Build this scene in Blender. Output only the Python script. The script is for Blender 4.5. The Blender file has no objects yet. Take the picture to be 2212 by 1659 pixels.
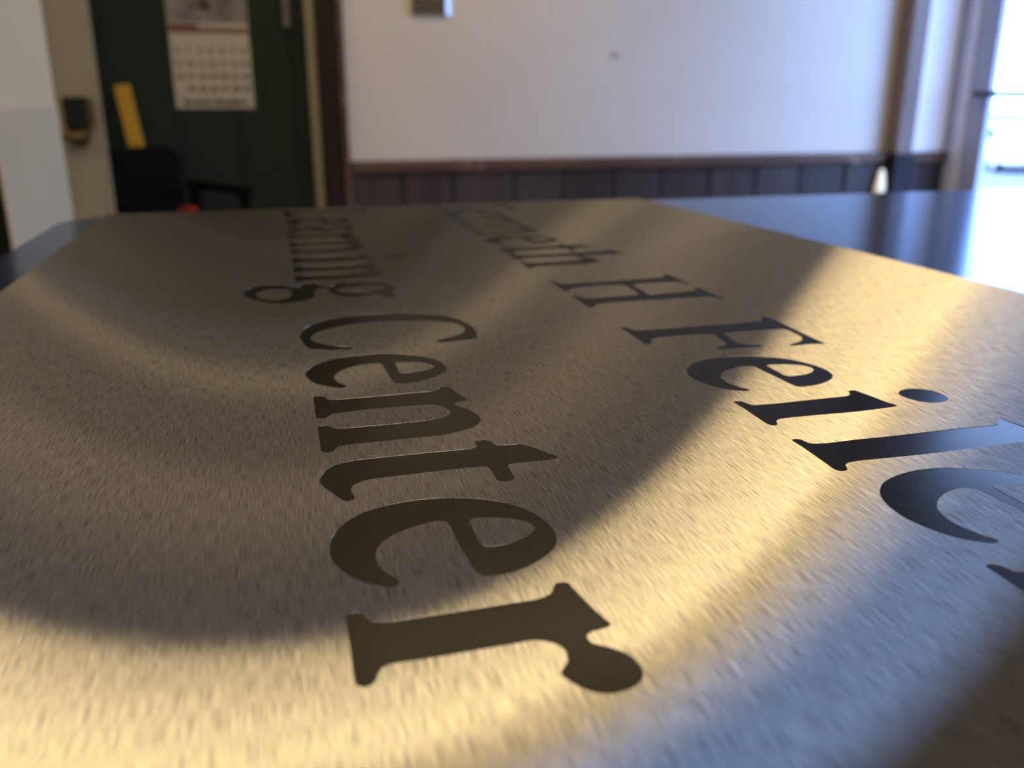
import bpy, bmesh, math, random
from mathutils import Matrix, Vector

random.seed(4)
SC = bpy.context.scene
COL = SC.collection
TZ = 0.90                       # table top height
PT = 0.0012                     # thickness of the metal sign plate
PZ = TZ + 0.0004 + PT           # upper face of the plate
CZ = PZ + 0.058                 # camera height (phone held just over the plate)

# ------------------------------------------------------------------ camera
cam_d = bpy.data.cameras.new('camera')
cam = bpy.data.objects.new('camera', cam_d)
COL.objects.link(cam)
# columns: camera right, up and back expressed in the world
CW = Matrix(((0.967456, 0.0779331, -0.240738),
            (-0.253037, 0.295369, -0.921265),
            (-0.000691, 0.952199, 0.305477)))
cam.matrix_world = Matrix.Translation((0, 0, CZ)) @ CW.to_4x4()
cam_d.sensor_fit = 'HORIZONTAL'
cam_d.sensor_width = 36.0
cam_d.lens = 36.0 * 1926 / 2212
cam_d.clip_start = 0.01
cam_d.clip_end = 200
cam_d.dof.use_dof = True
cam_d.dof.focus_distance = 0.155
cam_d.dof.aperture_fstop = 19.0
SC.camera = cam

# ------------------------------------------------------------------ world: pale overcast daylight
W = bpy.data.worlds.new('overcast_sky')
SC.world = W
W.use_nodes = True
wn = W.node_tree
bg = wn.nodes['Background']
tc = wn.nodes.new('ShaderNodeTexCoord')
sx = wn.nodes.new('ShaderNodeSeparateXYZ')
rp = wn.nodes.new('ShaderNodeValToRGB')
wn.links.new(tc.outputs['Generated'], sx.inputs[0])
wn.links.new(sx.outputs['Z'], rp.inputs[0])
rp.color_ramp.elements[0].position = 0.0
rp.color_ramp.elements[0].color = (0.34, 0.51, 1.0, 1)
rp.color_ramp.elements[1].position = 1.0
rp.color_ramp.elements[1].color = (0.31, 0.48, 1.0, 1)
wn.links.new(rp.outputs[0], bg.inputs['Color'])
bg.inputs['Strength'].default_value = 17.0

SC.view_settings.view_transform = 'Standard'
SC.view_settings.look = 'None'
SC.view_settings.exposure = 0.0
SC.view_settings.gamma = 1.0
SC.view_settings.use_curve_mapping = False

LAMP = 4.6        # radiance of the ceiling lamp diffusers
LAMP_COL = (1.0, 0.74, 0.38, 1)

SC.cycles.max_bounces = 8
SC.cycles.diffuse_bounces = 5
SC.cycles.sample_clamp_indirect = 6.0


# ------------------------------------------------------------------ materials
def nodes(name):
    m = bpy.data.materials.new(name)
    m.use_nodes = True
    nt = m.node_tree
    return m, nt, nt.nodes['Principled BSDF']


def coords(nt, scale):
    t = nt.nodes.new('ShaderNodeTexCoord')
    mp = nt.nodes.new('ShaderNodeMapping')
    mp.inputs['Scale'].default_value = scale
    nt.links.new(t.outputs['Object'], mp.inputs[0])
    return mp


def noise(nt, scale, s=1.0, detail=3.0, rough=0.55):
    mp = coords(nt, scale)
    n = nt.nodes.new('ShaderNodeTexNoise')
    n.inputs['Scale'].default_value = s
    n.inputs['Detail'].default_value = detail
    n.inputs['Roughness'].default_value = rough
    nt.links.new(mp.outputs[0], n.inputs['Vector'])
    return n


def ramp(nt, src, stops):
    r = nt.nodes.new('ShaderNodeValToRGB')
    e = r.color_ramp.elements
    e[0].position, e[0].color = stops[0][0], stops[0][1] + (1,)
    e[1].position, e[1].color = stops[-1][0], stops[-1][1] + (1,)
    for p, c in stops[1:-1]:
        k = e.new(p)
        k.color = c + (1,)
    nt.links.new(src, r.inputs[0])
    return r


def paint(name, col, rough=0.5, var=0.12, scale=(6, 6, 6), bump=0.0, metal=0.0, spec=0.5, ior=1.5):
    m, nt, b = nodes(name)
    n = noise(nt, scale, 1.0, 4.0)
    lo = tuple(c * (1 - var) for c in col)
    hi = tuple(min(1, c * (1 + var)) for c in col)
    r = ramp(nt, n.outputs['Fac'], [(0.3, lo), (0.7, hi)])
    nt.links.new(r.outputs[0], b.inputs['Base Color'])
    b.inputs['Roughness'].default_value = rough
    b.inputs['Metallic'].default_value = metal
    b.inputs['Specular IOR Level'].default_value = spec
    b.inputs['IOR'].default_value = ior
    if bump:
        n2 = noise(nt, tuple(s * 30 for s in scale), 1.0, 2.0)
        bp = nt.nodes.new('ShaderNodeBump')
        bp.inputs['Strength'].default_value = bump
        bp.inputs['Distance'].default_value = 0.002
        nt.links.new(n2.outputs['Fac'], bp.inputs['Height'])
        nt.links.new(bp.outputs[0], b.inputs['Normal'])
    return m


def wood(name, dark, light, rough=0.45, scale=(40, 40, 3), worn=None, spec=0.2):
    m, nt, b = nodes(name)
    n = noise(nt, scale, 1.0, 5.0, 0.65)
    oi = nt.nodes.new('ShaderNodeObjectInfo')
    r = ramp(nt, n.outputs['Fac'], [(0.3, dark), (0.72, light)])
    src = r.outputs[0]
    if worn:
        n3 = noise(nt, (9, 9, 9), 1.0, 6.0, 0.7)
        k = ramp(nt, n3.outputs['Fac'], [(0.60, (0, 0, 0)), (0.68, (1, 1, 1))])
        mx = nt.nodes.new('ShaderNodeMix')
        mx.data_type = 'RGBA'
        nt.links.new(k.outputs[0], mx.inputs[0])
        nt.links.new(src, mx.inputs[6])
        mx.inputs[7].default_value = worn + (1,)
        src = mx.outputs[2]
    hv = nt.nodes.new('ShaderNodeHueSaturation')
    mr = nt.nodes.new('ShaderNodeMapRange')
    mr.inputs[3].default_value = 0.75
    mr.inputs[4].default_value = 1.25
    nt.links.new(oi.outputs['Random'], mr.inputs[0])
    nt.links.new(mr.outputs[0], hv.inputs['Value'])
    nt.links.new(src, hv.inputs['Color'])
    nt.links.new(hv.outputs[0], b.inputs['Base Color'])
    b.inputs['Specular IOR Level'].default_value = spec
    b.inputs['Roughness'].default_value = rough
    return m


def brushed(name):
    """Brushed stainless steel, the scratches run along the world Y axis."""
    m, nt, b = nodes(name)
    nt.nodes.remove(b)
    out = nt.nodes['Material Output']
    g = nt.nodes.new('ShaderNodeBsdfAnisotropic')
    g.distribution = 'GGX'
    fine = noise(nt, (8500, 200, 1), 1.0, 3.0, 0.6)
    mid = noise(nt, (900, 45, 1), 1.0, 3.0, 0.6)
    col = ramp(nt, fine.outputs['Fac'], [(0.34, (0.36, 0.355, 0.345)), (0.5, (0.72, 0.71, 0.66)), (0.66, (0.97, 0.96, 0.91))])
    nt.links.new(col.outputs[0], g.inputs['Color'])
    rr = nt.nodes.new('ShaderNodeMapRange')
    rr.inputs[1].default_value = 0.3
    rr.inputs[2].default_value = 0.7
    rr.inputs[3].default_value = METAL_R[0]
    rr.inputs[4].default_value = METAL_R[1]
    nt.links.new(mid.outputs['Fac'], rr.inputs[0])
    nt.links.new(rr.outputs[0], g.inputs['Roughness'])
    g.inputs['Anisotropy'].default_value = METAL_A
    t = nt.nodes.new('ShaderNodeCombineXYZ')
    t.inputs[1].default_value = 1.0
    nt.links.new(t.outputs[0], g.inputs['Tangent'])
    ad = nt.nodes.new('ShaderNodeMath')
    ad.operation = 'ADD'
    nt.links.new(fine.outputs['Fac'], ad.inputs[0])
    nt.links.new(mid.outputs['Fac'], ad.inputs[1])
    bp = nt.nodes.new('ShaderNodeBump')
    bp.inputs['Strength'].default_value = METAL_B
    bp.inputs['Distance'].default_value = 0.00004
    nt.links.new(ad.outputs[0], bp.inputs['Height'])
    nt.links.new(bp.outputs[0], g.inputs['Normal'])
    nt.links.new(g.outputs[0], out.inputs['Surface'])
    return m


def lacquer(name, col, rough, gloss_col, ior=None, fac=0.07):
    """Matte body under a weak gloss: constant share, or Fresnel (capped at fac) when an ior is given."""
    m, nt, b = nodes(name)
    nt.nodes.remove(b)
    out = nt.nodes['Material Output']
    n = noise(nt, (60, 60, 60), 1.0, 3.0)
    r = ramp(nt, n.outputs['Fac'], [(0.3, tuple(c * 0.8 for c in col)), (0.7, tuple(c * 1.2 for c in col))])
    d = nt.nodes.new('ShaderNodeBsdfDiffuse')
    nt.links.new(r.outputs[0], d.inputs['Color'])
    g = nt.nodes.new('ShaderNodeBsdfGlossy')
    g.inputs['Color'].default_value = gloss_col + (1,)
    g.inputs['Roughness'].default_value = rough
    mx = nt.nodes.new('ShaderNodeMixShader')
    mx.inputs[0].default_value = fac
    if ior:
        fr = nt.nodes.new('ShaderNodeFresnel')
        fr.inputs[0].default_value = ior
        mn = nt.nodes.new('ShaderNodeMath')
        mn.operation = 'MINIMUM'
        mn.inputs[1].default_value = fac
        nt.links.new(fr.outputs[0], mn.inputs[0])
        nt.links.new(mn.outputs[0], mx.inputs[0])
    nt.links.new(d.outputs[0], mx.inputs[1])
    nt.links.new(g.outputs[0], mx.inputs[2])
    nt.links.new(mx.outputs[0], out.inputs[0])
    return m


METAL_R = (0.34, 0.42)
METAL_A = 0.97
METAL_B = 0.6


def emit(name, col, strength):
    m, nt, b = nodes(name)
    b.inputs['Base Color'].default_value = col
    b.inputs['Emission Color'].default_value = col
    b.inputs['Emission Strength'].default_value = strength
    return m


def glass(name):
    m, nt, b = nodes(name)
    nt.nodes.remove(b)
    out = nt.nodes['Material Output']
    tr = nt.nodes.new('ShaderNodeBsdfTransparent')
    tr.inputs[0].default_value = (0.93, 0.96, 0.95, 1)
    gl = nt.nodes.new('ShaderNodeBsdfGlossy')
    gl.inputs['Roughness'].default_value = 0.0
    fr = nt.nodes.new('ShaderNodeFresnel')
    fr.inputs[0].default_value = 1.25
    mx = nt.nodes.new('ShaderNodeMixShader')
    ge = nt.nodes.new('ShaderNodeNewGeometry')
    inv = nt.nodes.new('ShaderNodeMath')
    inv.operation = 'SUBTRACT'
    inv.inputs[0].default_value = 1.0
    nt.links.new(ge.outputs['Backfacing'], inv.inputs[1])
    mul = nt.nodes.new('ShaderNodeMath')
    mul.operation = 'MULTIPLY'
    nt.links.new(inv.outputs[0], mul.inputs[0])
    nt.links.new(fr.outputs[0], mul.inputs[1])
    nt.links.new(mul.outputs[0], mx.inputs[0])
    nt.links.new(tr.outputs[0], mx.inputs[1])
    nt.links.new(gl.outputs[0], mx.inputs[2])
    nt.links.new(mx.outputs[0], out.inputs[0])
    return m


MAT = dict(
    plate=brushed('brushed_steel'),
    letter=lacquer('black_infill', (0.005, 0.0045, 0.004), 0.21, (1, 1, 1), 1.155, 0.065),
    table=lacquer('navy_laminate', (0.012, 0.015, 0.030), 0.14, (0.66, 0.80, 1.0), 1.30, 1.0),
    table_leg=paint('black_steel', (0.02, 0.02, 0.022), 0.4),
    wall=paint('white_wall_paint', (0.53, 0.50, 0.465), 0.6, 0.04, (1.6, 1.6, 1.6), 0.15),
    ceil=paint('ceiling_paint', (0.52, 0.49, 0.44), 0.9, 0.05, (2, 2, 2)),
    floor=paint('grey_floor', (0.16, 0.15, 0.14), 0.5, 0.15, (3, 3, 3)),
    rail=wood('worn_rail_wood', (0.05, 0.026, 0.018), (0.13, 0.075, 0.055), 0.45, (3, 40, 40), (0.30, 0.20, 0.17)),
    plank=wood('wainscot_wood', (0.028, 0.021, 0.021), (0.058, 0.045, 0.044), 0.42),
    groove=paint('groove_dark', (0.012, 0.008, 0.007), 0.8),
    casing=wood('casing_wood', (0.007, 0.004, 0.0025), (0.017, 0.009, 0.006), 0.55),
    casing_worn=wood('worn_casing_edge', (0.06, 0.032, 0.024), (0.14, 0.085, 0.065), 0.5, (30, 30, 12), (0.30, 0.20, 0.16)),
    post=wood('post_wood', (0.10, 0.075, 0.065), (0.17, 0.13, 0.115), 0.5),
    plinth=paint('dark_plinth', (0.016, 0.014, 0.018), 0.6, spec=0.15),
    cream=paint('cream_paint', (0.21, 0.185, 0.13), 0.5, 0.06),
    white_leaf=paint('white_leaf_paint', (0.60, 0.505, 0.32), 0.5, 0.04),
    grey_leaf=paint('grey_leaf_paint', (0.52, 0.44, 0.285), 0.5, 0.04),
    green=paint('green_paint', (0.0062, 0.0150, 0.0120), 0.6, 0.12, spec=0.25),
    black=paint('black_vinyl', (0.0042, 0.0036, 0.003), 0.7, spec=0.03),
    rubber=paint('black_rubber', (0.004, 0.004, 0.004), 0.8, spec=0.1),
    yellow=paint('yellow_paint', (0.42, 0.24, 0.012), 0.45),
    brass=paint('brass', (0.10, 0.065, 0.022), 0.5, 0.1, (30, 30, 30), 0, 1.0),
    bronze=paint('bronze_face', (0.075, 0.062, 0.045), 0.55, 0.15, (30, 30, 30), spec=0.3),
    dark_steel=paint('dark_steel', (0.10, 0.095, 0.09), 0.5, 0.1, (30, 30, 30), 0, 0.3),
    steel=paint('dull_steel', (0.42, 0.41, 0.40), 0.4, 0.1, (30, 30, 30), 0, 1.0),
    lockbox=paint('lock_green', (0.007, 0.011, 0.010), 0.6, spec=0.12),
    red=paint('red_plastic', (0.22, 0.013, 0.006), 0.6, spec=0.1),
    paper=paint('calendar_paper', (0.37, 0.345, 0.285), 0.8, 0.03),
    ink=paint('calendar_ink', (0.035, 0.032, 0.03), 0.8),
    band=paint('calendar_band', (0.13, 0.05, 0.042), 0.8),
    lit_strip=paint('lit_strip_paint', (0.86, 0.87, 0.90), 0.5, 0.03),  # paler than the wall paint, window light put into the colour
    alu=paint('aluminium_frame_glare', (0.62, 0.66, 0.84), 0.45, 0.05, (10, 10, 10)),  # lightened and blued, window glare put into the frame colour
    bar_metal=paint('dark_bar', (0.05, 0.05, 0.055), 0.4),
    alu_dark=paint('dark_frame_glare', (0.33, 0.37, 0.54), 0.45, 0.05, (10, 10, 10)),  # darker frame bars, same window glare mixed into their colour
    glass=glass('window_glass'),
    lamp=emit('lamp_diffuser', LAMP_COL, LAMP),
    fill_rear=emit('rear_fill_glow', (1.0, 0.82, 0.58, 1), 12.8),  # glow of the unseen rear panels, added to warm the room light
    lamp_small=emit('tube_lamp', LAMP_COL, LAMP * 0.55),
    night=emit('night_light_cream', (0.95, 0.90, 0.68, 1), 0.35),
    white_plastic=paint('white_plastic', (0.75, 0.74, 0.70), 0.4),
    asphalt=paint('asphalt', (0.10, 0.10, 0.11), 0.9),
    car=paint('white_car_paint', (0.75, 0.76, 0.78), 0.25),
    car_glass=paint('car_glass', (0.02, 0.025, 0.035), 0.1),
    tyre=paint('tyre', (0.012, 0.012, 0.013), 0.8),
    shrub=paint('shrub_leaf', (0.03, 0.035, 0.03), 0.7),
)
MAT['picture'] = None


def picture_mat():
    m, nt, b = nodes('calendar_picture')
    n = noise(nt, (14, 14, 14), 1.0, 3.0)
    r = ramp(nt, n.outputs['Fac'], [(0.35, (0.07, 0.065, 0.065)), (0.62, (0.20, 0.18, 0.175))])
    nt.links.new(r.outputs[0], b.inputs['Base Color'])
    b.inputs['Roughness'].default_value = 0.7
    return m


MAT['picture'] = picture_mat()


# ------------------------------------------------------------------ mesh helpers
def obj(name, bm, mat, parent=None, smooth=False, bevel=0.0, seg=2):
    me = bpy.data.meshes.new(name)
    bmesh.ops.recalc_face_normals(bm, faces=bm.faces)
    bm.to_mesh(me)
    bm.free()
    for p in me.polygons:
        p.use_smooth = smooth
    me.materials.append(MAT[mat])
    o = bpy.data.objects.new(name, me)
    COL.objects.link(o)
    if parent:
        o.parent = parent
    if bevel:
        b = o.modifiers.new('bevel', 'BEVEL')
        b.width = bevel
        b.segments = seg
        b.limit_method = 'ANGLE'
    return o


def box(bm, a, b, mtx=None):
    vs = [Vector((x, y, z)) for x in (a[0], b[0]) for y in (a[1], b[1]) for z in (a[2], b[2])]
    if mtx:
        vs = [mtx @ v for v in vs]
    v = [bm.verts.new(p) for p in vs]
    for f in ((0, 1, 3, 2), (4, 6, 7, 5), (0, 4, 5, 1), (2, 3, 7, 6), (0, 2, 6, 4), (1, 5, 7, 3)):
        bm.faces.new([v[i] for i in f])
    return bm


def bx(*boxes):
    bm = bmesh.new()
    for a, b in boxes:
        box(bm, a, b)
    return bm


def cyl(bm, p, q, r0, r1=None, n=16):
    p, q = Vector(p), Vector(q)
    r1 = r0 if r1 is None else r1
    d = (q - p)
    rot = d.to_track_quat('Z', 'Y').to_matrix().to_4x4()
    bmesh.ops.create_cone(bm, cap_ends=True, segments=n, radius1=r0, radius2=r1, depth=d.length,
                          matrix=Matrix.Translation((p + q) / 2) @ rot)
    return bm


def tube(*segs):
    bm = bmesh.new()
    for s in segs:
        cyl(bm, *s)
    return bm


def prism(poly, z0, z1, plane='xy'):
    """Closed polygon (list of 2-D points) pulled from z0 to z1."""
    bm = bmesh.new()
    def P(u, v, w):
        return (u, v, w) if plane == 'xy' else ((u, w, v) if plane == 'xz' else (w, u, v))
    lo = [bm.verts.new(P(u, v, z0)) for u, v in poly]
    hi = [bm.verts.new(P(u, v, z1)) for u, v in poly]
    bm.faces.new(lo)
    bm.faces.new(hi)
    n = len(poly)
    for i in range(n):
        bm.faces.new((lo[i], lo[(i + 1) % n], hi[(i + 1) % n], hi[i]))
    return bm


def rrect(x0, y0, x1, y1, r, n=8):
    pts = []
    for cx, cy, a in ((x1 - r, y1 - r, 0), (x0 + r, y1 - r, 90), (x0 + r, y0 + r, 180), (x1 - r, y0 + r, 270)):
        for k in range(n + 1):
            t = math.radians(a + 90 * k / n)
            pts.append((cx + r * math.cos(t), cy + r * math.sin(t)))
    return pts


def thing(name, label, cat, loc=(0, 0, 0), rotz=0.0, group=None):
    o = bpy.data.objects.new(name, None)
    o.empty_display_size = 0.05
    COL.objects.link(o)
    o.location = loc
    o.rotation_euler = (0, 0, rotz)
    o['label'] = label
    o['category'] = cat
    if group:
        o['group'] = group
    return o


def tag(o, label, cat, group=None):
    o['label'] = label
    o['category'] = cat
    if group:
        o['group'] = group
    return o


def struct(name, bm, mat, parent=None, **k):
    o = obj(name, bm, mat, parent, **k)
    if not parent:
        o['kind'] = 'structure'
    return o


def catmull(pts, k=3):
    out = []
    n = len(pts)
    for i in range(n):
        p0, p1, p2, p3 = (Vector(pts[(i + j - 1) % n]) for j in range(4))
        l = max((p2 - p1).length, 1e-6)
        # tangents limited by the neighbouring segment so corners do not overshoot
        m1 = (p2 - p0) / max((p2 - p0).length, 1e-6) * min(l, (p1 - p0).length * 1.6) * 0.9
        m2 = (p3 - p1) / max((p3 - p1).length, 1e-6) * min(l, (p3 - p2).length * 1.6) * 0.9
        for s in range(k):
            t = s / k
            h00 = 2 * t**3 - 3 * t**2 + 1
            h10 = t**3 - 2 * t**2 + t
            h01 = -2 * t**3 + 3 * t**2
            h11 = t**3 - t**2
            out.append(h00 * p1 + h10 * m1 + h01 * p2 + h11 * m2)
    return out


def flat_mesh(name, contours, z0, z1):
    """Filled 2-D outline with holes, pulled from z0 to z1 (through a filled 2-D curve)."""
    cu = bpy.data.curves.new(name, 'CURVE')
    cu.dimensions = '2D'
    cu.fill_mode = 'BOTH'
    cu.extrude = (z1 - z0) / 2
    for c in contours:
        sp = cu.splines.new('POLY')
        sp.points.add(len(c) - 1)
        for i, p in enumerate(c):
            sp.points[i].co = (p[0], p[1], 0, 1)
        sp.use_cyclic_u = True
    o = bpy.data.objects.new(name, cu)
    COL.objects.link(o)
    dg = bpy.context.evaluated_depsgraph_get()
    me = bpy.data.meshes.new_from_object(o.evaluated_get(dg))
    bpy.data.objects.remove(o)
    bpy.data.curves.remove(cu)
    me.transform(Matrix.Translation((0, 0, (z0 + z1) / 2)))
    me.name = name
    return me


def mesh_obj(name, me, mat, parent=None):
    me.materials.clear()
    me.materials.append(MAT[mat])
    o = bpy.data.objects.new(name, me)
    COL.objects.link(o)
    if parent:
        o.parent = parent
    return o


def text_mesh(body, size, mat, parent, loc, name='print', align='CENTER', bold=0.0):
    cu = bpy.data.curves.new('t', 'FONT')
    cu.body = body
    cu.size = size
    cu.align_x = align
    cu.extrude = 0.0001
    cu.offset = bold
    o = bpy.data.objects.new('t', cu)
    COL.objects.link(o)
    dg = bpy.context.evaluated_depsgraph_get()
    me = bpy.data.meshes.new_from_object(o.evaluated_get(dg))
    bpy.data.objects.remove(o)
    me.transform(Matrix.Translation(loc) @ Matrix.Rotation(math.radians(90), 4, 'X'))
    return mesh_obj(name, me, mat, parent)


# ================================================================== the room
FW = 3.0                                   # far wall face
RW = 2.50                                  # window wall face
RH = 2.50
struct('floor', bx(((-3.1, -3.1, -0.1), (RW + 0.03, 4.2, 0))), 'floor')
struct('ceiling', bx(((-3.1, -3.1, RH), (RW + 0.03, 4.2, RH + 0.1))), 'ceil')
struct('wall_far', bx(((0.236, FW, 0), (RW + 0.03, FW + 0.15, RH)),
                      ((-3.0, FW, 0), (-0.86, FW + 0.15, RH)),
                      ((-0.86, FW, 2.08), (0.236, FW + 0.15, RH)),
                      ((-0.90, FW + 0.15, 0), (0.28, FW + 0.20, RH))), 'wall')
struct('wall_left', bx(((-3.1, -3.0, 0), (-3.0, FW + 0.15, RH))), 'wall')
struct('wall_back', bx(((-3.1, -3.1, 0), (RW + 0.03, -3.0, RH))), 'wall')
WY0, WY1, WZ0, WZ1 = 1.96, 2.955, 0.06, 2.25
struct('wall_right', bx(((RW, -3.0, 0), (RW + 0.03, WY0, RH)),
                        ((RW, WY0, WZ1), (RW + 0.03, FW, RH)),
                        ((RW, WY0, 0), (RW + 0.03, FW, WZ0)),
                        ((RW, WY1, WZ0), (RW + 0.03, FW, WZ1))), 'wall')

# glazed door in the window wall
win = bpy.data.objects.new('window_1', None)
COL.objects.link(win)
win.location = (RW, 2.5, 0)
win['kind'] = 'structure'


def local(p, o):
    return (p[0] - o[0], p[1] - o[1], p[2] - o[2])


def wbar(name, a, b, mat, bevel=0.004):
    o = (RW, 2.5, 0)
    return obj(name, bx((local(a, o), local(b, o))), mat, win, bevel=bevel)


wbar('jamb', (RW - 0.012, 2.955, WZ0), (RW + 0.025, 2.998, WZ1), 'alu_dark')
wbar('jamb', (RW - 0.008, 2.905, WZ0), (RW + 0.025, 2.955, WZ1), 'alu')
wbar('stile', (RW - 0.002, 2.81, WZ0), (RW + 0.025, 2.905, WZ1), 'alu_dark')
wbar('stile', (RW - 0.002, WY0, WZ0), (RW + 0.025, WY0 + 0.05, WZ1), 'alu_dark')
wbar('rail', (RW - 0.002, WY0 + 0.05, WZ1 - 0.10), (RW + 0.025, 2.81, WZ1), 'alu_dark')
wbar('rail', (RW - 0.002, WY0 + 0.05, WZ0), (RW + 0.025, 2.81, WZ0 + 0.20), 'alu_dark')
wbar('pane', (RW + 0.003, WY0 + 0.05, WZ0 + 0.20), (RW + 0.008, 2.81, WZ1 - 0.10), 'glass', 0)
pb = obj('push_bar', tube(((-0.045, -0.40, CZ + 0.012), (-0.045, 0.33, CZ + 0.012), 0.012),
                          ((-0.045, 0.325, CZ + 0.012), (0.01, 0.325, CZ + 0.012), 0.010),
                          ((-0.045, -0.395, CZ + 0.012), (0.01, -0.395, CZ + 0.012), 0.010)), 'bar_metal', win)

# portal: guides the daylight samples through the glazed door
pl = bpy.data.lights.new('daylight_portal', 'AREA')
pl.shape = 'RECTANGLE'
pl.size = WZ1 - WZ0 - 0.3
pl.size_y = 2.81 - WY0 - 0.10
pl.cycles.is_portal = True
po = bpy.data.objects.new('daylight_portal', pl)
COL.objects.link(po)
po.location = (RW + 0.03, (WY0 + 0.05 + 2.81) / 2, (WZ0 + WZ1) / 2 + 0.05)
po.rotation_euler = (0, math.radians(90), 0)

# wainscot of single planks, chair rail, baseboard
wz0, wz1 = 0.10, CZ - 0.233
wc = bpy.data.objects.new('trim_1', None)
COL.objects.link(wc)
wc.location = (0.24, FW, 0)
wc['kind'] = 'structure'
obj('backing', bx(((0.0, -0.006, 0.0), (RW - 0.24, 0, wz1))), 'groove', wc)
xs = [0.236, 0.404, 0.574, 0.783, 0.956, 1.144, 1.319, 1.508, 1.694, 1.875, 2.061, 2.234]
for i in range(len(xs) - 1):
    a, b = xs[i] + (0.004 if i else 0.003), xs[i + 1] - 0.004
    obj('plank', bx(((a - 0.24, -0.018 - 0.001 * (i % 3), wz0), (b - 0.24, -0.006, wz1))), 'plank', wc, bevel=0.004)
obj('plank', bx(((2.313 - 0.24, -0.018, wz0), (2.496 - 0.24, -0.006, wz1))), 'plank', wc, bevel=0.004)
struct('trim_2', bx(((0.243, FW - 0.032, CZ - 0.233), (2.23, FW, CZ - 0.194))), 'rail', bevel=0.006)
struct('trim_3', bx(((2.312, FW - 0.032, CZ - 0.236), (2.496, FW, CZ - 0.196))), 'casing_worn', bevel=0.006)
struct('wall_lit_strip', bx(((2.308, FW - 0.010, CZ - 0.196), (2.486, FW, RH))), 'lit_strip', bevel=0.002)  # added board, paler than the wall to imitate window light on this strip
struct('baseboard_far', bx(((0.243, FW - 0.026, 0), (2.23, FW - 0.0001, 0.10))), 'casing', bevel=0.004)

# square post near the corner with its dark foot
pt = bpy.data.objects.new('trim_4', None)
COL.objects.link(pt)
pt.location = (2.27, FW, 0)
pt['kind'] = 'structure'
obj('shaft', bx(((-0.036, -0.070, CZ - 0.20), (0.036, 0, RH))), 'post', pt, bevel=0.006)
obj('foot', bx(((-0.040, -0.078, 0), (0.041, 0, CZ - 0.20))), 'plinth', pt, bevel=0.004)

# brown casing and cream stop of the green doorway
ca = bpy.data.objects.new('trim_5', None)
COL.objects.link(ca)
ca.location = (0.2, FW, 0)
ca['kind'] = 'structure'
obj('casing', bx(((-0.042, -0.03, 0), (0.022, 0.15, 2.14))), 'casing', ca, bevel=0.005)
obj('casing_edge', bx(((0.022, -0.034, 0), (0.042, 0, 2.14))), 'casing_worn', ca, bevel=0.004)
obj('door_stop', bx(((-0.071, -0.012, 0), (-0.042, 0.15, 2.08))), 'cream', ca, bevel=0.003)

# green board door
gd = bpy.data.objects.new('door_1', None)
COL.objects.link(gd)
gd.location = (-0.36, FW + 0.06, 0)
gd['kind'] = 'structure'
seams = [-0.855, -0.66, -0.465, -0.268, -0.09, 0.083, 0.128]
for i in range(len(seams) - 1):
    obj('board', bx(((seams[i] + 0.36 + 0.0012, -0.02, 0.01), (seams[i + 1] + 0.36 - 0.0012, 0.02, 2.07))), 'green', gd, bevel=0.002)
obj('backing', bx(((-0.49, 0.02, 0.01), (0.485, 0.03, 2.07))), 'green', gd)
hd = obj('pull_handle', bx(((0.425, -0.055, CZ + 0.205), (0.446, -0.043, CZ + 0.42)),
                           ((0.428, -0.045, CZ + 0.225), (0.443, -0.02, CZ + 0.24)),
                           ((0.428, -0.045, CZ + 0.385), (0.443, -0.02, CZ + 0.40))), 'dark_steel', gd, bevel=0.003)

# cream door leaf standing open, with lever and push-button lock
cd = bpy.data.objects.new('door_2', None)
COL.objects.link(cd)
CX, CY, CA = -0.86, 2.12, math.radians(13)
cd.location = (CX, CY, 0)
cd.rotation_euler = (0, 0, CA)
cd['kind'] = 'structure'


def on_leaf(slope):            # distance along the leaf where the sight line x/y = slope meets it
    return (slope * CY - CX) / (math.cos(CA) - slope * math.sin(CA))


LE = on_leaf(-0.1592)
obj('leaf', bx(((0, 0, 0.012), (LE, 0.04, 2.07))), 'cream', cd, bevel=0.002)
k = 2.19 / 3.0
u0, u1, u2 = on_leaf(-0.195), on_leaf(-0.1745), on_leaf(-0.1685)
lk = obj('lock_body', bx(((u0, -0.03, CZ - 0.083 * k), (u1, 0, CZ + 0.004 * k))), 'lockbox', cd, bevel=0.003)
obj('lock_side', bx(((u1, -0.026, CZ - 0.082 * k), (u2, 0, CZ + 0.002 * k))), 'brass', lk, bevel=0.002)
lx, lz = on_leaf(-0.184), CZ - 0.108 * k
lev = obj('lever', tube(((lx, 0, lz), (lx, -0.055, lz), 0.011), ((lx, -0.05, lz), (lx - 0.045, -0.055, lz - 0.003), 0.010, 0.008),
                        ((lx - 0.045, -0.055, lz - 0.003), (lx - 0.05, -0.05, lz - 0.022), 0.008, 0.007)), 'brass', cd, smooth=True)
obj('rose', tube(((lx, 0, lz), (lx, -0.010, lz), 0.024)), 'brass', lev, smooth=False, bevel=0.003)

# white leaf standing edge-on in front of it, with black edge strip
wd = bpy.data.objects.new('door_3', None)
COL.objects.link(wd)
wd.location = (-0.369, 1.4, 0)
wd['kind'] = 'structure'
ang = math.atan2(0.029, 0.58)
wd.rotation_euler = (0, 0, ang)
obj('leaf', bx(((-0.040, 0.008, 0.012), (0, 0.58, 2.07))), 'white_leaf', wd, bevel=0.003)
obj('lower_panel', bx(((0.0, 0.012, 0.20), (0.003, 0.574, CZ - 0.013))), 'grey_leaf', wd, bevel=0.001)
obj('edge_strip', bx(((-0.040, 0, 0.012), (0.001, 0.008, 2.07))), 'rubber', wd)


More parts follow.
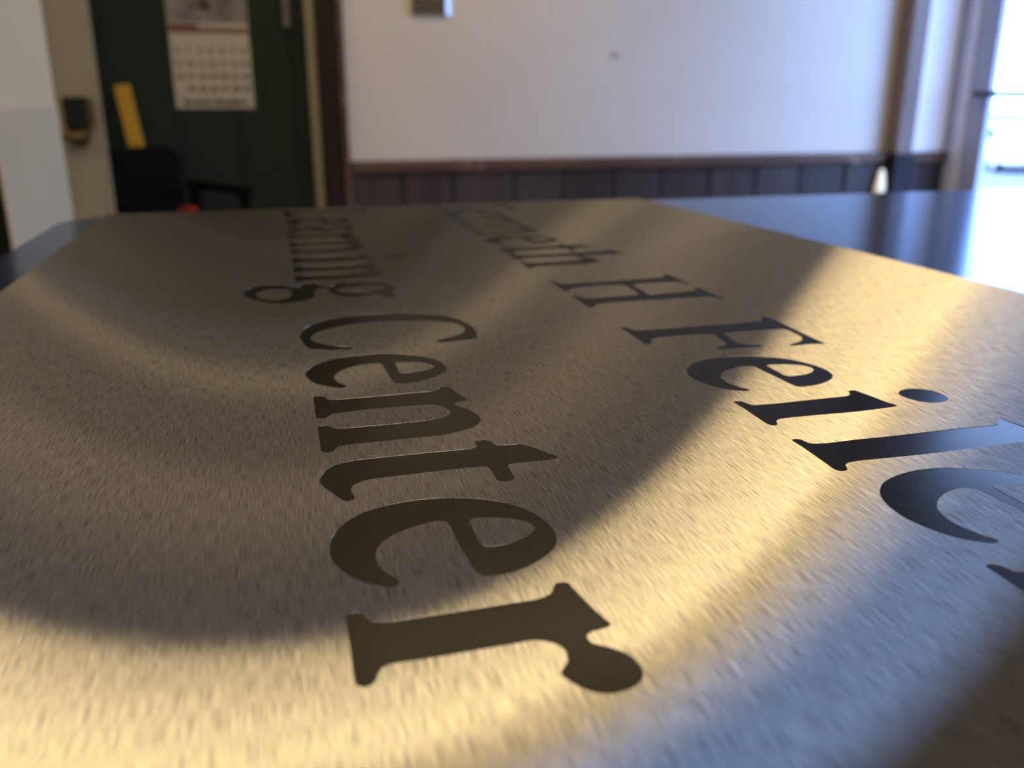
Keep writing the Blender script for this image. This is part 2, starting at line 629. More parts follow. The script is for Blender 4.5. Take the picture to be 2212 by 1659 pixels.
# ================================================================== lamps
def ceiling_light(x, y, label, glow='lamp'):
    t = thing('ceiling_light', label, 'lamp', (x, y, RH - 0.05), 0, 'warm ceiling lamps over the room')
    obj('frame', bx(((-0.62, -0.32, 0), (0.62, -0.30, 0.05)), ((-0.62, 0.30, 0), (0.62, 0.32, 0.05)),
                    ((-0.62, -0.30, 0), (-0.60, 0.30, 0.05)), ((0.60, -0.30, 0), (0.62, 0.30, 0.05))), 'white_plastic', t)
    obj('diffuser', bx(((-0.60, -0.30, 0.008), (0.60, 0.30, 0.045))), glow, t)
    return t


ceiling_light(-0.60, 2.20, 'warm ceiling lamp panel nearer the green door')
ceiling_light(0.68, 2.20, 'warm ceiling lamp panel nearer the glazed door')
ceiling_light(-1.6, -0.6, 'added warm fill panel behind the camera on the left', 'fill_rear')  # this and the next three: fill panels added out of view
ceiling_light(-1.6, -2.0, 'added warm fill panel by the back wall on the left', 'fill_rear')
ceiling_light(0.4, -2.0, 'added warm fill panel by the back wall on the right', 'fill_rear')
ceiling_light(0.4, -0.6, 'added warm fill panel behind the camera over the table end', 'fill_rear')


pn = thing('pendant_lamp', 'short warm tube lamp hanging on two rods before the green door', 'lamp', (-0.50, 2.74, CZ + 0.645))
obj('tube', tube(((-0.24, 0, 0), (0.24, 0, 0), 0.016)), 'lamp_small', pn, smooth=False)
obj('housing', bx(((-0.27, -0.03, 0.03), (0.27, 0.03, 0.07)), ((-0.27, -0.03, -0.02), (-0.245, 0.03, 0.03)), ((0.245, -0.03, -0.02), (0.27, 0.03, 0.03))), 'white_plastic', pn)
for s in (-0.2, 0.2):
    obj('rod', tube(((s, 0, 0.07), (s, 0, RH - CZ - 0.645), 0.005)), 'steel', pn)


# ================================================================== the table
tb = thing('table', 'dark navy laminate table with rounded corners under the metal sign', 'table', (0.4, 0.0, 0))
tp = prism(rrect(-0.1075 - 0.4, -0.62, 0.62, 0.5175, 0.028), TZ - 0.028, TZ)
obj('tabletop', tp, 'table', tb, bevel=0.0015)
for sx_ in (-0.46, 0.56):
    for sy_ in (-0.57, 0.46):
        obj('leg', bx(((sx_ - 0.02, sy_ - 0.02, 0), (sx_ + 0.02, sy_ + 0.02, TZ - 0.028))), 'table_leg', tb, bevel=0.002)
obj('apron', bx(((-0.46, -0.575, TZ - 0.09), (0.56, -0.555, TZ - 0.028)), ((-0.46, 0.445, TZ - 0.09), (0.56, 0.465, TZ - 0.028)),
                ((-0.465, -0.555, TZ - 0.09), (-0.445, 0.445, TZ - 0.028)), ((0.545, -0.555, TZ - 0.09), (0.565, 0.445, TZ - 0.028))), 'table_leg', tb)

# ================================================================== the sign plate with its inlaid letters
GLYPHS = {
    'C': [[(35.06,10.95),(35.75,10.45),(35.33,6.38),(33.92,2.9),(33.21,1.16),(31.71,0.49),(26.53,-0.47),(19.71,-0.95),(15.65,-0.42),(10.8,1.35),(5.32,5.56),(2,11.02),(0.06,16.05),(0,22.96),(1.38,29),(3.93,34.86),(7.82,39.17),(12.84,41.9),(18.42,43.43),(24.01,43.9),(30,43.19),(32.78,42.62),(34.09,41.46),(34.64,37.51),(35.21,34.04),(34.76,32.34),(33.77,31.89),(32.61,32.5),(31.16,35.48),(28.8,38.68),(26.43,40.33),(23.62,41.33),(20.38,41.34),(17.09,40.32),(14.7,37.88),(11.98,33.51),(10.35,27.71),(9.62,21.8),(10.49,14.59),(12.04,9.79),(14.88,5.7),(17.99,3.06),(21.61,1.74),(24.95,1.85),(27.93,3.21),(31.05,6.24),(32.95,9.3),(33.75,10.72)]],
    'e1': [[(23.6,7.08),(24.38,6.5),(24.4,5.41),(22.69,3.15),(20.25,1.09),(16.63,-0.41),(12.5,-0.88),(9.87,-0.41),(6.39,1.2),(2.31,5.4),(0.73,9.58),(0,14.81),(0.61,18.91),(2.36,22.86),(5.23,26.61),(8.95,29.09),(12.96,30.21),(16.18,30.16),(18.43,29.39),(21.19,26.92),(23.62,23.61),(24.66,20.21),(24.35,17.81),(23.1,17.22),(18.86,16.81),(11.87,16.51),(8.91,16.26),(8.04,15.76),(7.99,14.16),(8.59,10.9),(10.54,7.98),(13.48,5.91),(16.41,5.01),(18.76,5.16),(20.87,5.85),(22.53,6.83)], [(8.97,19.28),(8.41,19.96),(8.57,21.97),(9.7,24.86),(11.28,26.64),(13.36,27.6),(14.07,27.58),(16.1,25.83),(17.02,22.71),(17.31,20.71),(16.88,19.6),(15.63,19.28),(11.54,19.34),(9.69,19.22)]],
    'n': [[(0.49,0.04),(0.03,0.4),(0,1.32),(0.47,2.05),(1.37,2.33),(2.42,2.77),(3.02,3.82),(3.11,5.81),(3.12,10.02),(3.03,14.28),(2.88,18.61),(2.72,22.99),(2.4,24.81),(1.3,25.71),(0.19,26.45),(0.13,27.54),(0.65,28.16),(1.99,28.35),(4.82,28.77),(7.42,29.47),(9.59,29.97),(10.24,29.75),(10.83,28.94),(11.14,27.68),(11.67,27.06),(12.58,26.92),(13.3,27.25),(15,28.42),(17.48,29.56),(19.87,30.19),(22.24,30.01),(24.56,28.98),(26.15,27.2),(27.17,25.1),(28.28,21.79),(28.35,17.96),(28.43,13.43),(28.52,8.96),(28.57,6.02),(28.81,4.11),(29.19,2.92),(30.07,2.43),(31.06,1.93),(31.42,1.06),(31.1,0.3),(30.42,-0.05),(29.21,-0.07),(24.25,-0.05),(18.74,-0.06),(18.12,0.2),(17.82,1.13),(18.11,1.88),(18.9,2.29),(19.77,2.99),(20.14,4.03),(20.22,6.78),(20.16,11.42),(20.1,16.13),(19.88,20.13),(19.34,22.64),(18.32,24.29),(16.82,25.14),(15.34,25.26),(13.36,24.55),(11.68,23.51),(11.14,22.43),(10.85,19.96),(10.8,15.81),(10.79,10.88),(11.13,6.8),(11.49,4.36),(11.74,3.07),(12.47,2.47),(13.48,1.86),(13.8,0.9),(13.41,0.14),(12.63,-0.06),(6.88,-0.02)]],
    't': [[(0.58,26.57),(0,27.15),(0.2,28.34),(0.96,29.3),(2.31,29.49),(3.24,29.87),(3.54,31.64),(3.58,33.68),(3.99,34.4),(6.23,36.03),(8.92,37.47),(10.62,38.56),(11.14,38.56),(11.72,37.82),(11.93,34.38),(11.86,30.68),(12.2,29.72),(13.02,29.45),(15.41,29.36),(17.66,29.34),(18.32,28.88),(18.66,27.59),(18.28,26.66),(17.42,26.32),(15.33,26.36),(12.94,26.36),(12.06,25.8),(11.77,23.76),(11.75,19.98),(11.94,14.35),(12.13,9.75),(12.33,7.02),(12.99,5.16),(14.16,4),(15.45,3.57),(16.96,3.58),(18.52,3.87),(19.34,3.54),(19.65,2.67),(18.91,1.88),(16.92,1),(14.24,-0.2),(12.54,-0.8),(10.93,-0.94),(8.94,-0.6),(6.6,0.44),(4.86,2.21),(3.92,4.71),(3.6,7.95),(3.57,12.74),(3.53,17.61),(3.66,21.54),(3.64,25.13),(3.24,26.12),(2.34,26.46),(1.34,26.44)]],
    'e2': [[(23.65,6.94),(24.14,6.74),(24.4,5.89),(23.91,4.86),(22.44,2.86),(20.15,1.02),(17.37,-0.29),(14.82,-0.93),(12.18,-0.93),(9.7,-0.55),(7.4,0.27),(4.85,1.84),(2.42,4.4),(0.85,7.78),(0,11.99),(0.17,16.13),(0.86,19.37),(2.16,22.47),(4.12,25.39),(7.29,27.91),(10.66,29.44),(14.19,30),(17.3,29.62),(19.62,28.56),(21.61,26.65),(23.37,24.2),(24.46,21.71),(24.78,19.47),(24.51,17.81),(23.87,17.1),(22.44,16.78),(19.25,16.51),(15.42,16.26),(10.71,16.11),(8.54,15.89),(7.98,15.37),(7.86,13.96),(8.49,11.65),(9.95,8.66),(11.87,6.45),(13.83,5.33),(15.89,4.88),(17.7,4.89),(19.41,5.26),(21.01,5.91),(22.36,6.77),(23.06,6.99)], [(9.01,19.03),(8.4,19.44),(8.19,20.29),(8.69,22.61),(9.63,24.81),(10.83,26.61),(12.3,27.49),(13.55,27.57),(14.58,26.92),(15.74,25.57),(16.82,23.42),(17.17,21.33),(17.01,19.85),(16.46,19.22),(15.35,19.09),(13.02,19.07),(10.42,19)]],
    'r': [[(1.08,-0.16),(0.55,0.21),(0.41,1.14),(0.92,1.85),(1.67,2.1),(2.55,2.51),(3.04,3.2),(3.38,5.31),(3.31,9.51),(3.23,14.67),(3.09,19.97),(3.04,22.67),(2.63,24.06),(1.93,24.91),(0.85,25.43),(0.13,26.03),(0,26.91),(0.45,27.52),(1.62,27.69),(4.99,28.2),(7.9,28.79),(10.24,29.43),(10.65,29.27),(11.01,28.7),(11.21,27.42),(11.46,26.47),(11.99,25.94),(12.92,25.87),(13.56,26.23),(14.55,27.55),(16.15,28.94),(18.08,29.65),(19.86,29.52),(21.26,28.66),(22.1,27.22),(22.38,25.55),(22.22,24.21),(21.46,22.95),(20.24,21.97),(18.81,21.2),(17.88,20.99),(17.1,21.43),(16.35,22.07),(15.41,22.49),(14.24,22.68),(13.06,22.4),(12.22,21.66),(11.52,20.54),(11.24,19.46),(11.36,17.77),(11.46,13.68),(11.62,8.88),(11.58,4.69),(11.72,3.44),(12.28,2.61),(13.19,2.21),(14.11,1.88),(14.79,1.22),(14.88,0.62),(14.47,0),(13.92,-0.24),(11.03,-0.21),(5.28,-0.18),(2,-0.18)]],
    'g': [[(14.23,-16.01),(8.45,-15.76),(3.57,-13.79),(0.08,-10.17),(0,-6.2),(3.65,-3.07),(7.02,-0.79),(5.31,0.58),(1.04,3.12),(0.68,5.56),(3.51,7.04),(7.05,8.72),(8.56,10.22),(6.16,11.71),(3.02,14.36),(1.52,18.59),(1.95,22.96),(5.22,27.03),(9.48,29.53),(15.29,30.41),(18.53,29.85),(21.57,28.79),(25.47,28.81),(28.69,29.03),(29.73,28.25),(28.84,26.32),(26.38,25.08),(24.82,23.97),(25.81,20.53),(25.73,16.46),(23.14,12.85),(18,10.4),(12.56,9.84),(9.5,8.57),(10.44,6.94),(12.82,5.78),(15.98,5.24),(19.87,5.3),(22.82,4.53),(26.02,2.65),(28.29,-0.14),(29.49,-4.54),(27.65,-8.39),(22.6,-12.53),(16.94,-15.33)], [(14.52,-12.5),(11.44,-11.9),(8.6,-10.14),(7.21,-6.26),(8.3,-3.68),(10.78,-1.92),(14.19,-1.54),(18.58,-1.98),(21.96,-3.43),(23.14,-5.92),(23.1,-8.37),(20.61,-10.84),(17.13,-12.22)], [(13.21,12.29),(11.42,13.21),(9.55,16.54),(9.3,21.94),(10.89,25.83),(13.23,27.84),(15.52,27.16),(17.21,24.84),(18.5,19.7),(18,15.32),(16.03,12.87)]],
    'H': [[(1.23,0.44),(0.76,1.46),(2.41,2.12),(6.18,2.66),(6.81,5.05),(6.25,12.21),(5.98,21.15),(5.43,30.34),(5.11,36.54),(4.11,39.73),(0.73,41.69),(0,43.11),(2.27,43.33),(7.4,43.47),(12.64,43.48),(16.65,43.25),(17.89,42.51),(15.88,41.96),(13.38,40.73),(12.81,38.59),(12.84,33.21),(13.33,25.33),(16.9,24.47),(21.7,24.51),(26.87,24.05),(29.23,24.18),(29.35,26.08),(28.95,31.89),(28.31,37.88),(27.48,40.28),(24.89,41.67),(24.1,42.79),(25.65,43.49),(31.38,43.54),(37.13,43.48),(40.84,43.4),(41.81,42.48),(39.87,42.08),(37.84,41.44),(36.83,39.98),(36.82,35.23),(37.06,26.84),(36.97,17.38),(37.21,9.27),(37.79,4.83),(39.06,3.06),(41.81,1.81),(42.18,0.65),(40.53,-0.05),(35.32,-0.07),(28.17,0.22),(25.05,0.26),(24.41,1.21),(25.91,2.06),(28.88,2.94),(29.83,5.57),(29.49,10.84),(28.98,16.51),(28.76,20.48),(26.82,21.41),(22.29,21.71),(15.58,22.11),(13.25,21.28),(12.84,17.09),(13.27,9.75),(13.81,5.02),(15.35,3.11),(18.01,1.54),(17.67,0.26),(13.9,0.21),(7,0.4),(2.93,0.21)]],
    'F': [[(1.03,0.18),(1.03,1.44),(2.29,2.05),(4.4,2.59),(4.86,5.17),(4.85,11.31),(4.79,19.84),(4.83,28.47),(4.52,35.97),(3.99,39.23),(2.67,40.87),(0.87,41.74),(0,42.99),(0.77,44.07),(4.14,44.23),(13.68,43.86),(23.55,43.46),(28.76,43.39),(29.45,42.72),(28.89,39.51),(29.15,35.8),(29.04,33.97),(28.38,33.96),(27.54,35.15),(26.42,37.48),(24.99,39.47),(23.31,40.65),(20.97,41.4),(17.38,41.61),(15.03,41.59),(13.77,40.9),(13.48,38.18),(13.24,31.17),(13.74,23.85),(16.72,23.41),(20.57,22.75),(23.58,23.04),(24.91,24.47),(25.54,26.82),(26.66,28.2),(27.37,27.66),(27.82,25.8),(27.55,21.96),(27.69,17.93),(27.31,15.77),(26.24,15.21),(25.49,15.91),(24.97,17.5),(24.03,19.32),(22.7,19.74),(18.44,20.32),(14.98,20.71),(13.57,20.04),(12.99,15.9),(12.98,10.42),(13.47,5.33),(14.5,3.55),(16.47,2.39),(18.27,1.88),(18.64,0.73),(17.49,0.03),(13.28,0.06),(6.41,0.13)]],
    'e3': [[(23.69,6.86),(24.1,6.55),(24.2,5.43),(23.48,4.19),(21.64,1.89),(18.57,0.16),(14.76,-0.95),(11.03,-0.86),(7.52,0.12),(5.21,1.56),(2.89,3.89),(1.12,7.44),(0.06,11.59),(0,15.85),(0.64,19.21),(2.25,22.95),(4.39,26.35),(7.97,28.8),(11.6,30.18),(15.17,30.6),(18.34,29.94),(19.99,28.98),(21.7,27.36),(23.5,24.28),(24.45,21.1),(24.61,18.47),(23.92,17.55),(21.12,17.21),(17.11,17.02),(13.18,16.68),(10.13,16.47),(8.81,16.32),(7.98,15.35),(7.82,13.65),(8.76,10.66),(10.56,7.8),(13.04,5.71),(15,4.99),(17.55,4.68),(20.01,5.22),(21.72,5.96),(23.02,6.74)], [(8.5,19.54),(8.15,20.47),(8.52,22.97),(9.6,25.96),(10.9,27.53),(12.56,28.3),(14.09,28.01),(15.56,26.76),(16.71,24.79),(17.22,22.18),(17.08,19.99),(16.28,19.42),(13.9,19.43),(11.05,19.33)]],
    'i': [[(0.67,-0.09),(0.2,0.69),(0.42,1.51),(1.56,2.04),(2.87,2.48),(3.35,3.82),(3.55,8.34),(3.33,14.35),(3.17,20.44),(3.12,23.38),(2.77,24.71),(1.94,25.53),(0.68,26.14),(0,27.11),(0.19,27.84),(1.44,28.22),(4.93,28.94),(8.47,29.52),(10.74,30.11),(11.26,29.37),(11.6,25.31),(11.9,19.26),(11.68,12.52),(11.61,6.93),(11.73,4.18),(12.17,2.92),(12.99,2.21),(14.2,1.72),(14.66,1.02),(14.43,0.17),(13.13,-0.16),(9.57,-0.12),(4.92,-0.02)], [(4.21,35.46),(2.82,36.97),(2.18,39.23),(2.73,41.6),(4.48,43.27),(7.08,43.7),(9.38,43.19),(10.72,41.83),(11.25,40.04),(11.15,37.91),(9.9,36.21),(7.75,35.19),(5.62,34.97)]],
    'l': [[(0.52,-0.18),(0,0.52),(0.22,1.35),(1.13,1.75),(2.27,2),(2.92,2.86),(3.23,5.65),(3.08,11.17),(3.16,17.72),(3.03,25.71),(2.9,33.9),(3.21,39.52),(3.04,41.11),(2.38,41.99),(1.32,42.54),(0.5,42.91),(0.24,43.75),(0.62,44.5),(2.16,44.56),(5.36,44.99),(9.29,45.2),(11.6,45.17),(11.96,44.47),(11.61,39.09),(11.65,32),(11.9,25.14),(12.03,18.55),(11.84,11.28),(11.71,6.18),(11.86,4.03),(12.26,2.84),(13.02,2.17),(14.28,1.66),(14.79,1.01),(14.68,0.08),(13.94,-0.51),(11.87,-0.44),(7.82,-0.27),(3.29,-0.13)]],
    'h': [[(0.49,0.04),(0.03,0.4),(0,1.32),(0.47,2.05),(1.37,2.33),(2.42,2.77),(3.02,3.82),(3.11,5.81),(3.12,10.02),(3.03,14.28),(2.88,18.61),(2.72,22.99),(2.4,40.18),(1.3,41.08),(0.19,41.82),(0.13,42.91),(0.65,43.53),(1.99,43.72),(4.82,44.14),(7.42,44.84),(9.59,45.34),(11.14,27.68),(11.67,27.06),(12.58,26.92),(13.3,27.25),(15,28.42),(17.48,29.56),(19.87,30.19),(22.24,30.01),(24.56,28.98),(26.15,27.2),(27.17,25.1),(28.28,21.79),(28.35,17.96),(28.43,13.43),(28.52,8.96),(28.57,6.02),(28.81,4.11),(29.19,2.92),(30.07,2.43),(31.06,1.93),(31.42,1.06),(31.1,0.3),(30.42,-0.05),(29.21,-0.07),(24.25,-0.05),(18.74,-0.06),(18.12,0.2),(17.82,1.13),(18.11,1.88),(18.9,2.29),(19.77,2.99),(20.14,4.03),(20.22,6.78),(20.16,11.42),(20.1,16.13),(19.88,20.13),(19.34,22.64),(18.32,24.29),(16.82,25.14),(15.34,25.26),(13.36,24.55),(11.68,23.51),(11.14,22.43),(10.85,19.96),(10.8,15.81),(10.79,10.88),(11.13,6.8),(11.49,4.36),(11.74,3.07),(12.47,2.47),(13.48,1.86),(13.8,0.9),(13.41,0.14),(12.63,-0.06),(6.88,-0.02)]],
    'L': [[(0,1.74),(0,0),(2.32,-0.46),(17.4,-0.58),(29,-0.7),(31.03,1.16),(32.48,12.18),(30.74,12.47),(27.84,6.96),(24.36,3.48),(18.56,2.61),(12.76,3.48),(11.6,5.8),(11.6,23.2),(11.89,38.28),(13.34,40.6),(15.66,41.47),(15.66,43.21),(8.12,42.92),(0.58,43.21),(0.58,41.47),(2.9,40.6),(4.35,38.28),(4.35,23.2),(4.06,5.8),(2.9,2.9)]],
    'K': [[(0,1.45),(0,-0.29),(7.54,0),(14.5,-0.29),(14.5,1.45),(11.89,2.9),(11.31,5.8),(11.31,17.4),(13.92,19.72),(22.04,6.96),(23.78,3.48),(23.2,1.16),(24.94,-0.29),(31.32,-0.29),(33.06,1.16),(30.74,3.48),(18.56,22.33),(26.1,33.64),(29,38.28),(31.9,41.18),(31.9,43.04),(26.1,43.21),(20.88,43.04),(20.3,41.18),(23.2,40.02),(23.2,38.28),(19.14,31.32),(12.18,22.04),(11.31,23.2),(11.31,37.12),(11.89,40.02),(14.5,41.47),(14.5,43.21),(6.96,42.92),(0,43.21),(0,41.47),(2.9,40.02),(3.77,37.12),(3.77,20.3),(3.77,5.8),(2.9,2.9)]],
    'a': [[(1.16,5.8),(2.32,1.74),(5.8,-0.58),(9.86,0),(14.5,2.9),(16.24,1.74),(18.56,-0.58),(22.04,-0.58),(25.52,2.32),(24.94,4.06),(22.62,3.48),(21.46,5.22),(21.46,11.6),(21.46,20.88),(19.72,26.68),(15.66,29.87),(9.86,30.16),(4.64,27.84),(2.32,24.36),(2.32,20.88),(5.22,19.43),(8.12,20.88),(8.7,24.36),(11.02,27.26),(13.92,25.52),(14.5,20.88),(13.92,17.4),(6.96,14.5),(2.32,10.44)], [(14.5,5.8),(11.02,3.77),(8.12,5.22),(8.12,8.7),(10.44,11.6),(14.5,14.21)]],
}

ROW_NAME, ROW_PLACE = 0.08572, 0.00435     # base lines (x of the letter feet)
PLACED = [  # glyph, character, base line, where the letter starts along the plate, width factor
    ('K', 'K', ROW_NAME, 0.5095, 0.92), ('e3', 'e', ROW_NAME, 0.4780, 1), ('n', 'n', ROW_NAME, 0.4512, 1),
    ('n', 'n', ROW_NAME, 0.4178, 1), ('e3', 'e', ROW_NAME, 0.3828, 1), ('t', 't', ROW_NAME, 0.3550, 1),
    ('h', 'h', ROW_NAME, 0.3358, 1), ('H', 'H', ROW_NAME, 0.2814, 1), ('F', 'F', ROW_NAME, 0.21623, 1),
    ('e3', 'e', ROW_NAME, 0.18208, 1), ('i', 'i', ROW_NAME, 0.15278, 1), ('l', 'l', ROW_NAME, 0.13099, 1),
    ('e3', 'e', ROW_NAME, 0.1134, 1), ('r', 'r', ROW_NAME, 0.0850, 1),
    ('L', 'L', ROW_PLACE, 0.5046, 1), ('e1', 'e', ROW_PLACE, 0.4675, 1), ('a', 'a', ROW_PLACE, 0.4396, 1),
    ('r', 'r', ROW_PLACE, 0.4130, 1), ('n', 'n', ROW_PLACE, 0.3886, 1), ('i', 'i', ROW_PLACE, 0.3505, 1),
    ('n', 'n', ROW_PLACE, 0.3309, 1), ('g', 'g', ROW_PLACE, 0.29766, 1),
    ('C', 'C', ROW_PLACE, 0.24755, 1), ('e1', 'e', ROW_PLACE, 0.20597, 1), ('n', 'n', ROW_PLACE, 0.17722, 1),
    ('t', 't', ROW_PLACE, 0.14484, 1), ('e2', 'e', ROW_PLACE, 0.12297, 1), ('r', 'r', ROW_PLACE, 0.09441, 1),
]
sg = thing('metal_sign', 'brushed steel sign plate with black inlaid lettering lying on the table', 'sign', (0.07, 0.2, TZ + 0.0004))
OX, OY = 0.07, 0.2
edge = [(-0.0865, -0.12), (0.2245, -0.12), (0.2240, 0.20), (0.2225, 0.30), (0.2200, 0.38), (0.2135, 0.505), (0.2115, 0.5120),
        (0.2075, 0.5129), (-0.0848, 0.5129), (-0.0857, 0.5120)]
holes = [[Vector((x - OX, y - OY)) for x, y in edge]]
for gname, ch, base, start, wf in PLACED:
    cs = []
    for c in GLYPHS[gname]:
        pts = [(base + v / 1000 - OX, start - u * wf / 1000 - OY) for u, v in c]
        cs.append(catmull(pts))
    holes += cs
    me = flat_mesh('letter', cs, 0.0, PT - 0.00005)
    o = mesh_obj('letter', me, 'letter', sg)
    o['label'] = 'black inlaid letter ' + ch
pm = flat_mesh('plate', holes, 0.0, PT)
mesh_obj('plate', pm, 'plate', sg)

# ================================================================== things by the far wall
# steel cover plate on the white wall
cp = thing('wall_plate', 'steel cover plate with toggles high on the white wall', 'switch plate', (0.515, FW, CZ + 0.31))
bm = bmesh.new()
w, hh, d = 0.0575, 0.062, 0.009
v0 = [bm.verts.new(p) for p in ((-w, 0, -hh), (w + 0.012, 0, -hh), (w + 0.012, 0, hh), (-w, 0, hh))]
v1 = [bm.verts.new(p) for p in ((-w + 0.006, -d, -hh + 0.004), (w - 0.006, -d, -hh + 0.004), (w - 0.006, -d, hh - 0.004), (-w + 0.006, -d, hh - 0.004))]
bm.faces.new(v1)
for i in range(4):
    bm.faces.new((v0[i], v0[(i + 1) % 4], v1[(i + 1) % 4], v1[i]))
bm.faces.new(list(reversed(v0)))
obj('cover', bm, 'steel', cp)
obj('face', bx(((-w + 0.004, -d - 0.002, -hh + 0.003), (w - 0.005, -d, hh - 0.003))), 'bronze', cp, bevel=0.001)
for sx_ in (-0.022, 0.022):
    obj('toggle', bx(((sx_ - 0.007, -0.020, -0.012), (sx_ + 0.007, -d, 0.012))), 'white_plastic', cp, bevel=0.003)

# calendar on the green door
kx, ky = 0.1555, FW + 0.04
cl = thing('calendar', 'wall calendar with picture and date rows hanging on the green door', 'calendar', (-kx, ky, CZ - 0.03))
cw, chh = 0.1160, 0.40
obj('page', bx(((-cw, -0.004, 0), (cw, -0.0005, chh))), 'paper', cl)
obj('picture', bx(((-cw + 0.002, -0.0048, 0.247), (cw - 0.002, -0.004, chh - 0.01))), 'picture', cl)
bl = obj('picture_spot', tube(((-0.006, -0.0050, 0.297), (-0.006, -0.0056, 0.297), 0.018)), 'ink', cl)
obj('band', bx(((-cw + 0.002, -0.0048, 0.218), (cw - 0.002, -0.004, 0.232))), 'band', cl)
obj('band', bx(((-cw + 0.002, -0.0052, 0.230), (-cw + 0.085, -0.004, 0.243))), 'band', cl)
rows = [['2', '3', '4', '5', '6', '7', '8'], ['9', '10', '11', '12', '13', '14', '15'],
        ['16', '17', '18', '19', '20', '21', '22'], ['', '24', '25', '26', '27', '28', '29']]
for r_, (row, z_) in enumerate(zip(rows, (0.160, 0.122, 0.086, 0.050))):
    for c_, d_ in enumerate(row):
        if d_:
            text_mesh(d_, 0.022, 'ink', cl, (-0.097 + c_ * 0.0325, -0.0042, z_), 'date', bold=0.0011)
text_mesh("Season's Greetings", 0.0245, 'ink', cl, (0, -0.0042, 0.011), 'motto', bold=0.0017)

# night light on the wainscot
nl = thing('night_light', 'small cream glowing night light plugged in beside the dark post foot', 'lamp', (2.206, FW - 0.018, CZ - 0.35))
bm = bmesh.new()
prof = [(0.0, 0.012), (0.012, 0.019), (0.03, 0.021), (0.055, 0.017), (0.085, 0.012), (0.096, 0.006)]
rings = []
for z_, r_ in prof:
    rings.append([bm.verts.new((r_ * math.cos(t * math.pi / 8), -0.022 + 0.8 * r_ * math.sin(t * math.pi / 8), z_)) for t in range(16)])
for a, b in zip(rings, rings[1:]):
    for t in range(16):
        bm.faces.new((a[t], a[(t + 1) % 16], b[(t + 1) % 16], b[t]))
bm.faces.new(rings[0])
bm.faces.new(rings[-1])
obj('shade', bm, 'night', nl, smooth=True)
obj('plug', bx(((-0.014, -0.016, -0.005), (0.014, 0.0, 0.03))), 'white_plastic', nl, bevel=0.002)

# nail mark on the white wall
mk = tag(obj('nail', tube(((1.145, FW, CZ + 0.138), (1.145, FW - 0.006, CZ + 0.138), 0.007)), 'steel'),
         'small nail head left in the white wall', 'nail')

# black armchair in front of the green door
ac = thing('armchair', 'black vinyl armchair in front of the green door', 'chair', (-0.325, 2.62, 0), math.radians(32))
bk = prism(rrect(-0.20, 0.40, 0.20, 0.825, 0.045), 0.20, 0.255, 'xz')
obj('backrest', bk, 'black', ac, bevel=0.012)
obj('seat', prism(rrect(-0.22, -0.24, 0.22, 0.20, 0.05), 0.40, 0.475), 'black', ac, bevel=0.015)
for s in (-1, 1):
    a = obj('armrest', bx(((s * 0.235 - 0.022, -0.10, 0.700), (s * 0.235 + 0.022, 0.22, 0.722))), 'black', ac, bevel=0.008)
    obj('arm_post', bx(((s * 0.235 - 0.012, -0.095, 0.05), (s * 0.235 + 0.012, -0.07, 0.70))), 'black', ac, bevel=0.003)
    obj('leg', bx(((s * 0.235 - 0.012, 0.19, 0.0), (s * 0.235 + 0.012, 0.215, 0.70))), 'black', ac, bevel=0.003)
    obj('leg', bx(((s * 0.235 - 0.012, -0.095, 0.0), (s * 0.235 + 0.012, -0.07, 0.05))), 'black', ac, bevel=0.003)
obj('seat_frame', bx(((-0.235, -0.18, 0.37), (0.235, -0.16, 0.395)), ((-0.235, 0.19, 0.37), (0.235, 0.21, 0.395)),
                     ((-0.235, -0.16, 0.37), (-0.215, 0.19, 0.40)), ((0.215, -0.16, 0.37), (0.235, 0.19, 0.40))), 'black', ac)

# red bottle standing on the seat
pr = thing('bottle', 'red bottle standing on the seat of the black armchair', 'bottle', (-0.228, 2.56, 0.476))
obj('body', tube(((0, 0, 0), (0, 0, 0.15), 0.031), ((0, 0, 0.15), (0, 0, 0.175), 0.031, 0.022)), 'red', pr)
obj('cap', tube(((0, 0, 0.175), (0, 0, 0.205), 0.025, 0.023)), 'red', pr)

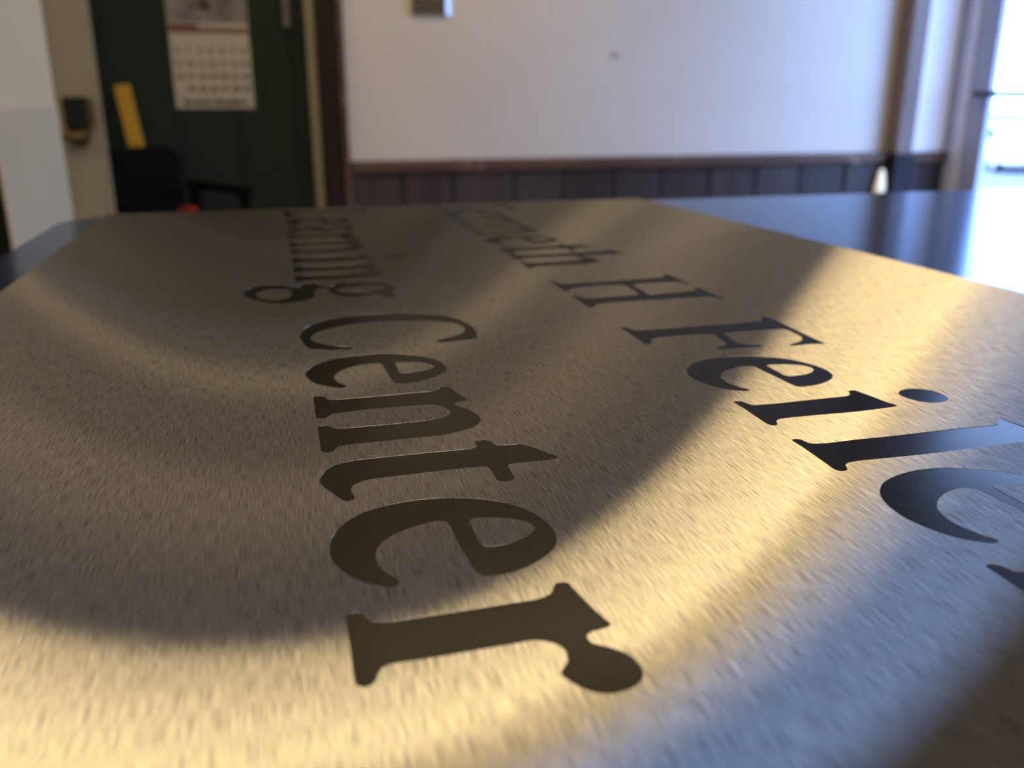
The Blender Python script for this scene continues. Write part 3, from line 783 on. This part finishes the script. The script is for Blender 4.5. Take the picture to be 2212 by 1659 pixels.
# yellow level leaning behind the chair
ly = thing('spirit_level', 'long yellow level leaning on the green door behind the chair', 'tool', (0, 0, 0))
p0, p1 = Vector((-0.30, 2.965, 0.02)), Vector((-0.418, 3.02, CZ + 0.037))
dv = (p1 - p0)
ez = dv.normalized()
ex = Vector((1, 0, 0)) - ez * ez.x
ex.normalize()
ey = ez.cross(ex)
mt = Matrix((ex, ey, ez)).transposed().to_4x4()
mt.translation = p0
bm = box(bmesh.new(), (-0.022, -0.012, 0), (0.022, 0.012, dv.length), mt)
obj('bar', bm, 'yellow', ly, bevel=0.003)
obj('end_cap', box(bmesh.new(), (-0.023, -0.013, -0.008), (0.023, 0.013, 0.006), mt), 'rubber', ly)

# ================================================================== outside the glazed door
struct('floor_outside', bx(((RW + 0.03, -40, -1.45), (120, 120, -1.30))), 'asphalt')

GZ = -1.30
cr = thing('car', 'white car parked on the asphalt outside the glazed door', 'car', (23.6, 25.0, GZ), math.radians(60))
side = [(-2.1, 0.30), (-2.15, 0.62), (-2.05, 0.80), (-1.25, 0.94), (-0.55, 1.40), (0.75, 1.42), (1.45, 0.98), (2.05, 0.92), (2.15, 0.60), (2.1, 0.30)]
obj('body', prism(side, -0.85, 0.85, 'xz'), 'car', cr, bevel=0.05)
for y_ in (-0.856, 0.856):
    obj('side_window', prism([(-0.95, 0.97), (-0.5, 1.33), (0.05, 1.35), (0.05, 0.97)], y_ - 0.008, y_ + 0.008, 'xz'), 'car_glass', cr)
    obj('side_window', prism([(0.12, 0.97), (0.12, 1.35), (0.68, 1.35), (1.2, 0.99)], y_ - 0.008, y_ + 0.008, 'xz'), 'car_glass', cr)
    for x_ in (-1.35, 1.35):
        s_ = -1 if y_ < 0 else 1
        wh = obj('wheel', tube(((x_, y_ - s_ * 0.18, 0.31), (x_, y_ + s_ * 0.02, 0.31), 0.31, 0.31, 28)), 'tyre', cr)
        obj('hub_cap', tube(((x_, y_ + s_ * 0.02, 0.31), (x_, y_ + s_ * 0.035, 0.31), 0.19, 0.17, 20)), 'car', wh)
    obj('lamp', bx(((-2.16, y_ * 0.75 - 0.15, 0.60), (-2.06, y_ * 0.75 + 0.15, 0.74))), 'car_glass', cr, bevel=0.02)
